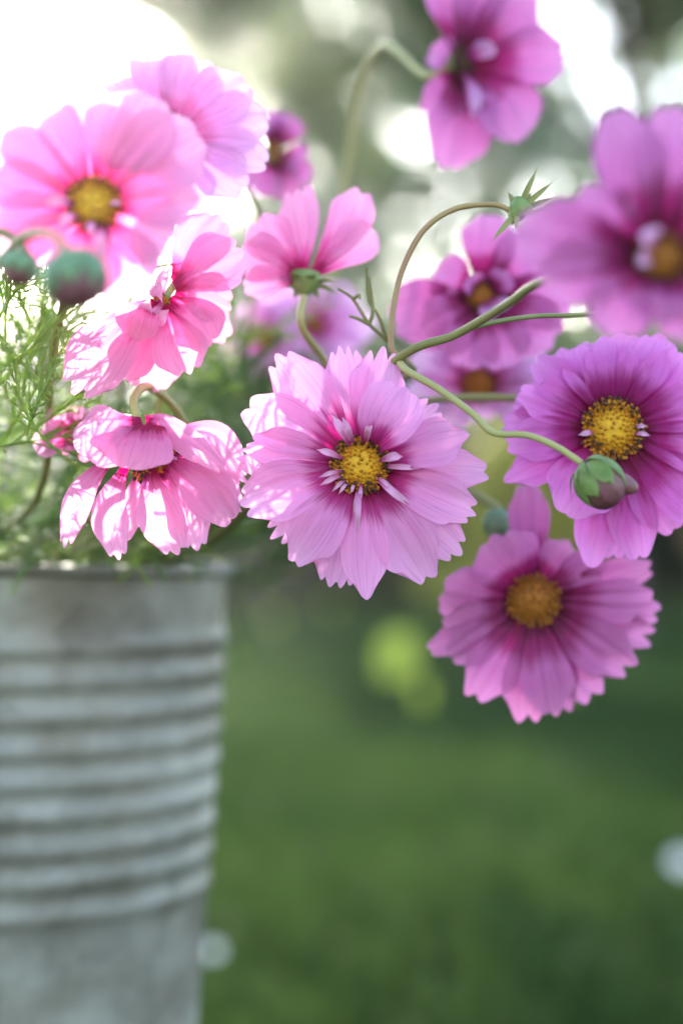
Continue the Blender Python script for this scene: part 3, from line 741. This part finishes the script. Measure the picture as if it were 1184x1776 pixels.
# ------------------------------------------------------------------ 9 to 15: the soft ones further back and the one in front
flower('small magenta cosmos blurred behind the sun bleached one', (475, 265, 0.665), (0.85, 0.2, 0.35), [(500, 195, 70, 0, 3), (520, 285, 80, 0, 3), (490, 350, 80, 0, 3), (440, 210, 70, 0, 3), (430, 330, 80, 0, 3), (465, 190, 60, 0, 3), (535, 320, 60, -3, 3)], M['rose'], 20,
     (0.3, 0.6), [(330, 880, 0.72), (420, 600, 0.70), (450, 400, 0.69)], (), discmats=('discdark', 'discdark', 'anther'))
p10 = [(765, -45, 110, -8, 0), (835, -60, 100, -6, 0), (925, -35, 110, -6, 3), (985, 95, 105, -3, 4, dict(teeth=3)), (905, 245, 150, 2, 5, dict(teeth=4)), (765, 295, 135, 4, 5, dict(teeth=3)),
       (738, 95, 70, -4, 4), (735, 200, 80, 0, 4), (835, 215, 70, 8, 4, dict(teeth=2))]
flower('topmost rose cosmos turned sideways with dark throat against the tree', (800, 108, 0.635), (0.62, 0.05, 0.6), p10, M['rose'], 24,
     (0.6, 0.7), [(380, 860, 0.78), (560, 500, 0.76), (600, 290, 0.74), (625, 150, 0.71), (665, 75, 0.68)], [(818, 205, 50, 12, 3, 'lilac'), (850, 70, 60, 8, 3, 'lilac')], discmats=('anther', 'anther', 'anther'), stem_r=(0.0018, 0.0013), stem_mat='stempale')
p11 = [(1062, 185, 125, -4, 5, dict(teeth=2, depth=.04)), (1165, 180, 125, -3, 5, dict(teeth=2, depth=.04)), (1290, 260, 130, -4, 4), (1330, 420, 130, -4, 4), (1280, 560, 120, -2, 4),
       (885, 400, 140, 2, 4, dict(teeth=3)), (930, 480, 120, 3, 4), (1000, 330, 100, -5, 4), (1035, 575, 120, 4, 5), (1130, 560, 100, 4, 4), (1210, 590, 110, 3, 4)]
F11 = flower('large rose cosmos with brown orange disc beside the seed head of the arching stem', (1145, 448, 0.402), (-0.1, -0.15, 1), p11, M['rose'], 40,
     (0.95, -0.2), [(380, 930, 0.63), (560, 760, 0.555), (690, 622, 0.517), (790, 580, 0.508), (880, 527, 0.49), (940, 488, 0.475), (1090, 450, 0.432)], [(1120, 395, 60, 6, 5), (1105, 445, 50, 6, 4)], discmats=('discdark', 'discdark', 'anther'))
p12 = [(850, 368, 105, -6, 4, dict(teeth=2)), (930, 410, 100, -5, 3), (995, 520, 110, -4, 4), (970, 590, 110, -2, 4), (745, 480, 105, -2, 5, dict(teeth=2, depth=.04)), (675, 560, 130, -4, 4), (735, 585, 110, 2, 4), (800, 640, 110, 2, 4), (880, 640, 110, 2, 4)]
flower('magenta cosmos crossed by two green stems under the arching brown stem', (835, 512, 0.600), (0.15, -0.2, 0.9), p12, M['rose'], 24,
     (0.8, 0.4), [(370, 880, 0.68), (600, 680, 0.64), (790, 560, 0.62)], [(862, 545, 90, 7, 4, 'lilac'), (880, 470, 80, 6, 3, 'rose'), (810, 480, 70, 6, 3, 'rose')], discmats=('discdark', 'discdark', 'anther'))
flower('blurred lilac pink cosmos with dark centre below the crossing stems', (828, 668, 0.640), (0.1, -0.2, 0.9), ring(820, 650, 9, 120, 85, 85, 5), M['lilac'], 30,
     (0.6, 0.6), [(360, 880, 0.74), (620, 740, 0.70), (770, 690, 0.675)], (), discmats=('discdark', 'discdark', 'anther'), count=60)
flower('small blurred cosmos with orange disc tucked behind the magenta one', (880, 655, 0.660), (0.2, 0, 0.9), ring(885, 650, 8, 65, 70, 60, 6), M['lilac'], 26,
     (0.7, 0.3), [(360, 880, 0.74), (640, 760, 0.71), (830, 690, 0.69)], (), discmats=('discdark', 'discdark', 'anther'), count=60)
flower('far lilac cosmos blurred behind the green calyx of the upright cup', (545, 565, 0.735), (0.1, 0.1, 0.9), ring(550, 560, 9, 95, 80, 75, 8), M['lilac'], 14,
     (0.6, 0.8), [(360, 880, 0.77), (500, 680, 0.76)], (), count=50, discmats=('discdark', 'discdark', 'anther'))
flower('far lilac cosmos blurred between the bell shaped and the pale flowers', (462, 590, 0.725), (-0.1, 0.1, 0.9), ring(458, 588, 9, 70, 80, 65, 9), M['lilac'], 14,
     (0.45, 0.85), [(340, 880, 0.77), (430, 700, 0.75)], (), count=50, discmats=('discdark', 'discdark', 'anther'))
z14 = [(62, 785, 60, 2, 3, dict(depth=.10)), (75, 735, 60, 0, 3), (110, 715, 60, -3, 3), (150, 705, 60, -4, 2), (110, 790, 60, 2, 2), (175, 775, 70, -2, 2)]
flower('small pink cosmos peeping out behind the nodding one', (130, 752, 0.548), (-0.7, 0.2, 0.6), z14, M['warm'], 26,
     (-0.2, -0.1), [(150, 900, 0.62), (165, 800, 0.57)], (), show_disc=False)

# ------------------------------------------------------------------ buds
def bud(parent, c, axis, r, length=1.25, skin='budskin', sep='sepal', n=8, seed=1, reflex=0.9, lobe=None):
    """ovoid bud: c = base of the bud, axis = where it points"""
    ax = nrm(axis); rr = random.Random(seed)
    prof = [(0, 0.25 * r)] + [(r * length * (1 - math.cos(a)), r * math.sin(a) ** 0.85) for a in np.linspace(0.35, math.pi * 0.97, 14)]
    V, F = lathe_arrays(prof, c, ax, 22)
    a0 = nrm(np.cross(ax, np.array([0.25, 0.3, 0.9]))); b0 = np.cross(ax, a0)
    rel = V - c; an = np.arctan2(rel @ b0, rel @ a0); hgt = np.clip((rel @ ax) / (2 * r * length), 0, 1)
    V = V + (rel - np.outer(rel @ ax, ax)) * (0.10 * np.cos(an * 8) * (0.3 + 0.7 * hgt))[:, None]
    parts = [(V, F)]
    if lobe is not None:
        ax2 = nrm(lobe); prof = [(r * 1.15 * (1 - math.cos(a)), 0.50 * r * math.sin(a) ** 0.9) for a in np.linspace(0.3, math.pi * 0.97, 12)]
        parts.append(lathe_arrays(prof, c + ax * r * 0.35, ax2, 16))
    V, F = merge(parts)
    b = mesh_obj('bud', V, F, M[skin], parent)
    for k in range(n):                          # broad inner sepals hugging the bud
        q = k * 2 * math.pi / n + rr.uniform(-.1, .1); o = math.cos(q) * a0 + math.sin(q) * b0
        def on(h, e=1.07):
            aa = math.acos(max(-1, min(1, 1 - h / length))); return c + ax * r * h + o * r * e * math.sin(aa) ** 0.85
        sp = [c + o * 0.22 * r, on(0.3, 1.14), on(0.75, 1.13), on(1.4, 1.12), on(1.95 + rr.uniform(-.25, .15), 1.2)]
        petal(b, sp, r * 0.92, o, M[sep], teeth=1, depth=0, cup=-0.2, nt_=10, ns=5, base_w=.6, maxpos=.5, tipw=.12, name='sepal', pleat=.4, ruffle=.3)
    for k in range(n):                          # narrow outer sepals, spreading
        q = (k + 0.5) * 2 * math.pi / n + rr.uniform(-.15, .15); o = math.cos(q) * a0 + math.sin(q) * b0
        e = reflex * rr.uniform(0.9, 1.3)
        sp = [c + o * 0.2 * r - ax * 0.03 * r, c + o * r * 0.75 * e + ax * r * 0.15, c + o * r * 1.25 * e + ax * r * rr.uniform(0.2, 1.0)]
        petal(b, sp, r * 0.42, -ax + o * 0.2, M[sep], teeth=1, depth=0, cup=-.2, nt_=8, ns=5, base_w=.6, maxpos=.35, tipw=.1, name='outer_sepal', pleat=.3, ruffle=.3)
    return b

def px_path(lst): return [tuple(at(*p)) for p in lst]

J = (690, 618, 0.520)
bp_ = stem_path((0.9, -0.35), [(360, 940, 0.635), (520, 800, 0.565), (640, 690, 0.535)], at(*J))
root = empty('budding_stem', bp_[0]); tag(root, 'forked cosmos stem carrying a plump green bud and an arching brown branch', 'stem')
stem(root, bp_, 0.0017, 0.0014, 'stem')
stem(root, px_path([(690, 618, .520), (678, 598, .5215), (683, 530, .524), (700, 462, .526), (735, 398, .527), (788, 362, .528), (850, 354, .528), (880, 362, .528), (893, 377, .528)]), 0.00095, 0.00085, 'stembrown', 'branch')
stem(root, px_path([(690, 618, .520), (702, 640, .514), (758, 673, .509), (820, 718, .504), (855, 750, .501), (915, 755, .498), (965, 775, .496), (1008, 803, .494)]), 0.0012, 0.0010, 'stempale', 'branch')
stem(root, px_path([(812, 570, .507), (865, 557, .512), (930, 548, .519), (1000, 546, .526), (1120, 538, .535), (1215, 560, .545)]), 0.00085, 0.0007, 'stem', 'branch')
bud(root, at(1010, 805, .494), cvec(0.62, -0.72, 0.25), 40 * .494 / FPX, 1.15, seed=4, reflex=0.95, lobe=cvec(0.92, -0.38, 0.15))
# spent flower head on the arching branch
sh = at(897, 368, .528); rr_ = 0.0042
V, F = lathe_arrays([(-0.004, 0.0006), (-0.002, 0.0022), (0.001, 0.0034), (0.004, 0.0032), (0.0048, 0.001)], sh, cvec(0.5, 0.8, 0.2), 14)
hd = mesh_obj('seed_head', V, F, M['sepal'], root)
for k, (tx, ty, dzz) in enumerate([(933, 287, 2), (962, 312, 3), (893, 398, 4), (850, 420, 5), (940, 372, 4), (925, 330, -4), (965, 340, -3), (880, 330, -3)]):
    e = at(tx, ty, .528 - dzz / 1000); petal(hd, [sh, sh * .5 + e * .5 + cvec(0, 0, 1) * 0.0015, e], 0.0019, cvec(0, 0.1, 1), M['stem'], teeth=1, depth=0, nt_=8, ns=5, base_w=.6, maxpos=.3, tipw=.1, name='sepal', pleat=.3, ruffle=.6)

def lone_bud(label, base, axis, r_px, mouth, way, seed, **k):
    c = at(*base); d = base[2]
    pth = stem_path(mouth, way, c)
    rt = empty('cosmos_bud', pth[0]); tag(rt, label, 'bud', 'round flower buds')
    stem(rt, pth, 0.0016, 0.0011, 'stem'); bud(rt, c, axis, r_px * d / FPX, seed=seed, **k)
    return rt
lone_bud('large round green and plum bud blurred below the wide open sunlit flower', (118, 440, .408), cvec(0.3, -0.9, 0.35), 52, (-0.6, -0.7), [(-120, 860, .56), (-90, 600, .49), (20, 430, .45), (85, 405, .42)], 5, sep='sepaldark', length=1.0, reflex=0.7)
lone_bud('smaller round green bud near the large plum bud at the sunlit leaves', (45, 438, .440), cvec(-0.3, -0.9, 0.3), 30, (-0.8, -0.5), [(-140, 820, .57), (-110, 560, .50), (-20, 415, .46), (25, 415, .45)], 6, sep='sepaldark', length=1.0, reflex=0.7)
lone_bud('small green bud tucked between the pale flower and the lowest rose flower', (880, 905, .600), cvec(-0.7, -0.2, 0.4), 26, (0.7, 0.6), [(370, 900, .69), (640, 800, .65), (840, 870, .615)], 7, sep='sepaldark', skin='sepaldark', length=0.9)

# ------------------------------------------------------------------ feathery leaves
def feather(base, direction, length, seed, r0=0.0006, spread=0.6, levels=2):
    """thread leaf: rachis with opposite threads, each forked again"""
    r = np.random.default_rng(seed); parts = []
    d = nrm(direction)
    bend = r.normal(size=3) * 0.35; bend[2] -= 0.25
    n = 10; pts = [np.asarray(base, float)]
    for k in range(n):
        d = nrm(d + bend / n); pts.append(pts[-1] + d * length / n)
    pts = np.array(pts); parts.append(tube_arrays(pts, np.linspace(r0, r0 * 0.5, n + 1), 4))
    sd_ = nrm(np.cross(d, r.normal(size=3)))
    for k in range(2, n):
        for s in (-1, 1):
            if r.random() < 0.15: continue
            t = nrm(pts[k] - pts[k - 1]); L_ = length * (0.42 - 0.026 * k) * r.uniform(0.7, 1.2)
            dd = nrm(t + s * sd_ * spread + 0.15 * r.normal(size=3)); e1 = pts[k] + dd * L_ * 0.5; e2 = e1 + nrm(dd + t * 0.6) * L_ * 0.5
            parts.append(tube_arrays(catmull([pts[k], e1, e2], 5), np.linspace(r0 * 0.7, r0 * 0.35, 5), 4))
            if levels > 1:
                for s2 in (-1, 1):
                    if r.random() < 0.3: continue
                    e = e1 + nrm(dd + s2 * np.cross(dd, sd_ + 0.3 * t) * 0.7 + t * 0.3) * L_ * 0.4
                    parts.append(tube_arrays(catmull([e1, (e1 + e) / 2 + t * 0.001, e], 4), np.linspace(r0 * 0.6, r0 * 0.3, 4), 4))
    return parts

allp, darkp = [], []
rf = np.random.default_rng(42)
for k in range(95):
    px, py = rf.uniform(-150, 440), rf.uniform(800, 985); dd = rf.uniform(0.60, 0.80)
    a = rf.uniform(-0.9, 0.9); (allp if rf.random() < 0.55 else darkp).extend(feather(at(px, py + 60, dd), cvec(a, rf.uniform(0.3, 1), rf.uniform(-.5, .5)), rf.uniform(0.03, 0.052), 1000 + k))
for k in range(48):
    px, py = rf.uniform(-80, 110), rf.uniform(480, 760); dd = rf.uniform(0.52, 0.61)
    allp.extend(feather(at(px, py + 40, dd), cvec(rf.uniform(-.8, .8), rf.uniform(0.1, 1), rf.uniform(-.5, .5)), rf.uniform(0.03, 0.06), 2000 + k))
for k in range(26):
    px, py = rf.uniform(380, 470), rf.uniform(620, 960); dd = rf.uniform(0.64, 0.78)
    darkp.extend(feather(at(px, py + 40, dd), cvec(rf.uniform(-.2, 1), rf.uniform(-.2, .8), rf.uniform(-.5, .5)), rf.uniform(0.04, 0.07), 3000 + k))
for k in range(30):
    px, py = rf.uniform(220, 430), rf.uniform(580, 760); dd = rf.uniform(0.64, 0.80)
    (allp if k % 2 else darkp).extend(feather(at(px, py + 40, dd), cvec(rf.uniform(-.8, .8), rf.uniform(-.2, .9), rf.uniform(-.5, .5)), rf.uniform(0.04, 0.07), 4000 + k, r0=0.0008))
for k in range(48):
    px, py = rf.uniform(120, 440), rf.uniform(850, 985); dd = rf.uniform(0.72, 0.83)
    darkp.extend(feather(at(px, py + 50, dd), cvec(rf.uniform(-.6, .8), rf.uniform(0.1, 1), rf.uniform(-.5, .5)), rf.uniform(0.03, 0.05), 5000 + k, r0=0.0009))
# upright leafy stalks that carry them
for k in range(16):
    mx_ = rf.uniform(-0.9, 0.9); my_ = rf.uniform(-0.7, 0.9)
    pth = stem_path((mx_, my_), [(rf.uniform(-60, 380) , rf.uniform(820, 900), rf.uniform(.62, .76)), (rf.uniform(-60, 400), rf.uniform(740, 800), rf.uniform(.60, .76))], at(rf.uniform(-60, 420), rf.uniform(640, 730), rf.uniform(.60, .78)))
    darkp.append(tube_arrays(catmull(pth, 40), np.linspace(0.0015, 0.0007, 40), 6))
V, F = merge(allp); V[:, 2] = np.maximum(V[:, 2], RIM_Z - 0.03)
tag(mesh_obj('feathery_foliage', V, F, M['thread']), 'bright thread like cosmos foliage filling the bucket mouth', 'foliage', kind='stuff')
V, F = merge(darkp)
tag(mesh_obj('feathery_foliage', V, F, M['threaddark']), 'darker thread like cosmos leaves and stalks low in the bucket', 'foliage', kind='stuff')

# the crisp sprig beside the arching stem
sp_parts = []
for pts in ([(720, 640, .56), (672, 590, .548), (640, 562, .54), (612, 518, .537), (586, 500, .536)], [(640, 562, .54), (646, 535, .539), (640, 480, .538)], [(612, 518, .537), (622, 512, .536), (624, 518, .535)], [(672, 590, .548), (655, 545, .54), (640, 520, .54), (637, 465, .54)],
            [(640, 562, .54), (620, 552, .538), (606, 548, .537)]):
    P = catmull(px_path(pts), 14); sp_parts.append(tube_arrays(P, np.linspace(0.0007, 0.00045, 14), 6))
V, F = merge(sp_parts)
pth = stem_path((0.9, 0.1), [(380, 880, .65), (600, 720, .59)], at(720, 640, .56))
V2, F2 = tube_arrays(catmull(pth, 40), np.linspace(0.0012, 0.0007, 40), 6)
V, F = merge([(V, F), (V2, F2)])
tag(mesh_obj('leaf_sprig', V, F, M['stem']), 'slender forked green leaf sprig left of the arching brown stem', 'sprig')

# ------------------------------------------------------------------ small things on the lawn
def ground_at(px, py):
    v = FWD + RIGHT * (px - 592) / FPX + UP * (888 - py) / FPX
    k = -CAM_H / v[2]; p = CAM + v * k; return p

def lawn_leaf(px, py, size, label, seed):
    p = ground_at(px, py); p[2] = 0.05; r = random.Random(seed)
    a = r.uniform(0, 6.28); d = np.array([math.cos(a) * 0.5, -0.15, 0.6]); d = nrm(d)
    nrmv = nrm(np.array([0.1, -0.7, 0.7]))
    root = empty('fallen_leaf', (p[0], p[1], 0.0)); tag(root, label, 'leaf', 'yellow green leaves lying on the lawn')
    petal(root, [p + np.array([0, 0, -0.035]), p + d * size * 0.5, p + d * size], size * 0.75, nrmv, M['yellowleaf'], teeth=1, depth=0, nt_=10, ns=7, base_w=.25, maxpos=.45, tipw=.15, name='blade', pleat=.3)
    st = tube_arrays(np.array([p + np.array([0, 0, -0.035]), p + np.array([0.01, -0.02, -0.055])]), 0.002, 5)
    mesh_obj('stalk', st[0], st[1], M['stempale'], root)
for k, (x, y, s) in enumerate([(668, 1195, .15), (735, 1245, .05), (470, 1095, .07), (575, 1070, .075), (980, 1230, .05)]):
    lawn_leaf(x, y, s, ['bright yellow green leaf standing in the grass below the pale flower', 'dull yellow leaf in the grass next to the brightest leaf', 'olive leaf in the far grass beside the bucket', 'olive leaf in the far grass under the pale flower', 'yellow green leaf in the grass under the lowest flower'][k], 70 + k)

def daisy(px, py, q, label, seed):
    p = ground_at(px, py); p[2] = 0.055
    root = empty('daisy', (p[0], p[1], 0)); tag(root, label, 'daisy', 'white daisies in the lawn')
    n = nrm(np.array([0.0, -0.6, 0.8])); a0 = np.array([1.0, 0, 0]); b0 = np.cross(n, a0)
    for k in range(12):
        a = k * math.pi / 6; o = math.cos(a) * a0 + math.sin(a) * b0
        petal(root, [p + o * 0.003 * q, p + o * 0.009 * q + n * 0.002 * q, p + o * 0.016 * q], 0.007 * q, n, M['whitepetal'], teeth=1, depth=0, nt_=5, ns=4, base_w=.5, name='petal', pleat=.2)
    V, F = lathe_arrays([(-0.001 * q, 0.004 * q), (0.0015 * q, 0.0045 * q), (0.003 * q, 0.002 * q), (0.0035 * q, 0.0002)], p, n, 10); mesh_obj('disc', V, F, M['disc'], root)
    V, F = tube_arrays(np.array([[p[0], p[1], -0.004], [p[0], p[1] + 0.003, 0.03], p]), 0.001, 5); mesh_obj('stem', V, F, M['stem'], root)
for k, (x, y, q, lab) in enumerate([(1186, 1582, 1.0, 'white daisy alone in the open lawn'), (368, 1760, 0.5, 'small white daisy growing close beside the bucket')]):
    daisy(x, y, q, lab, k)
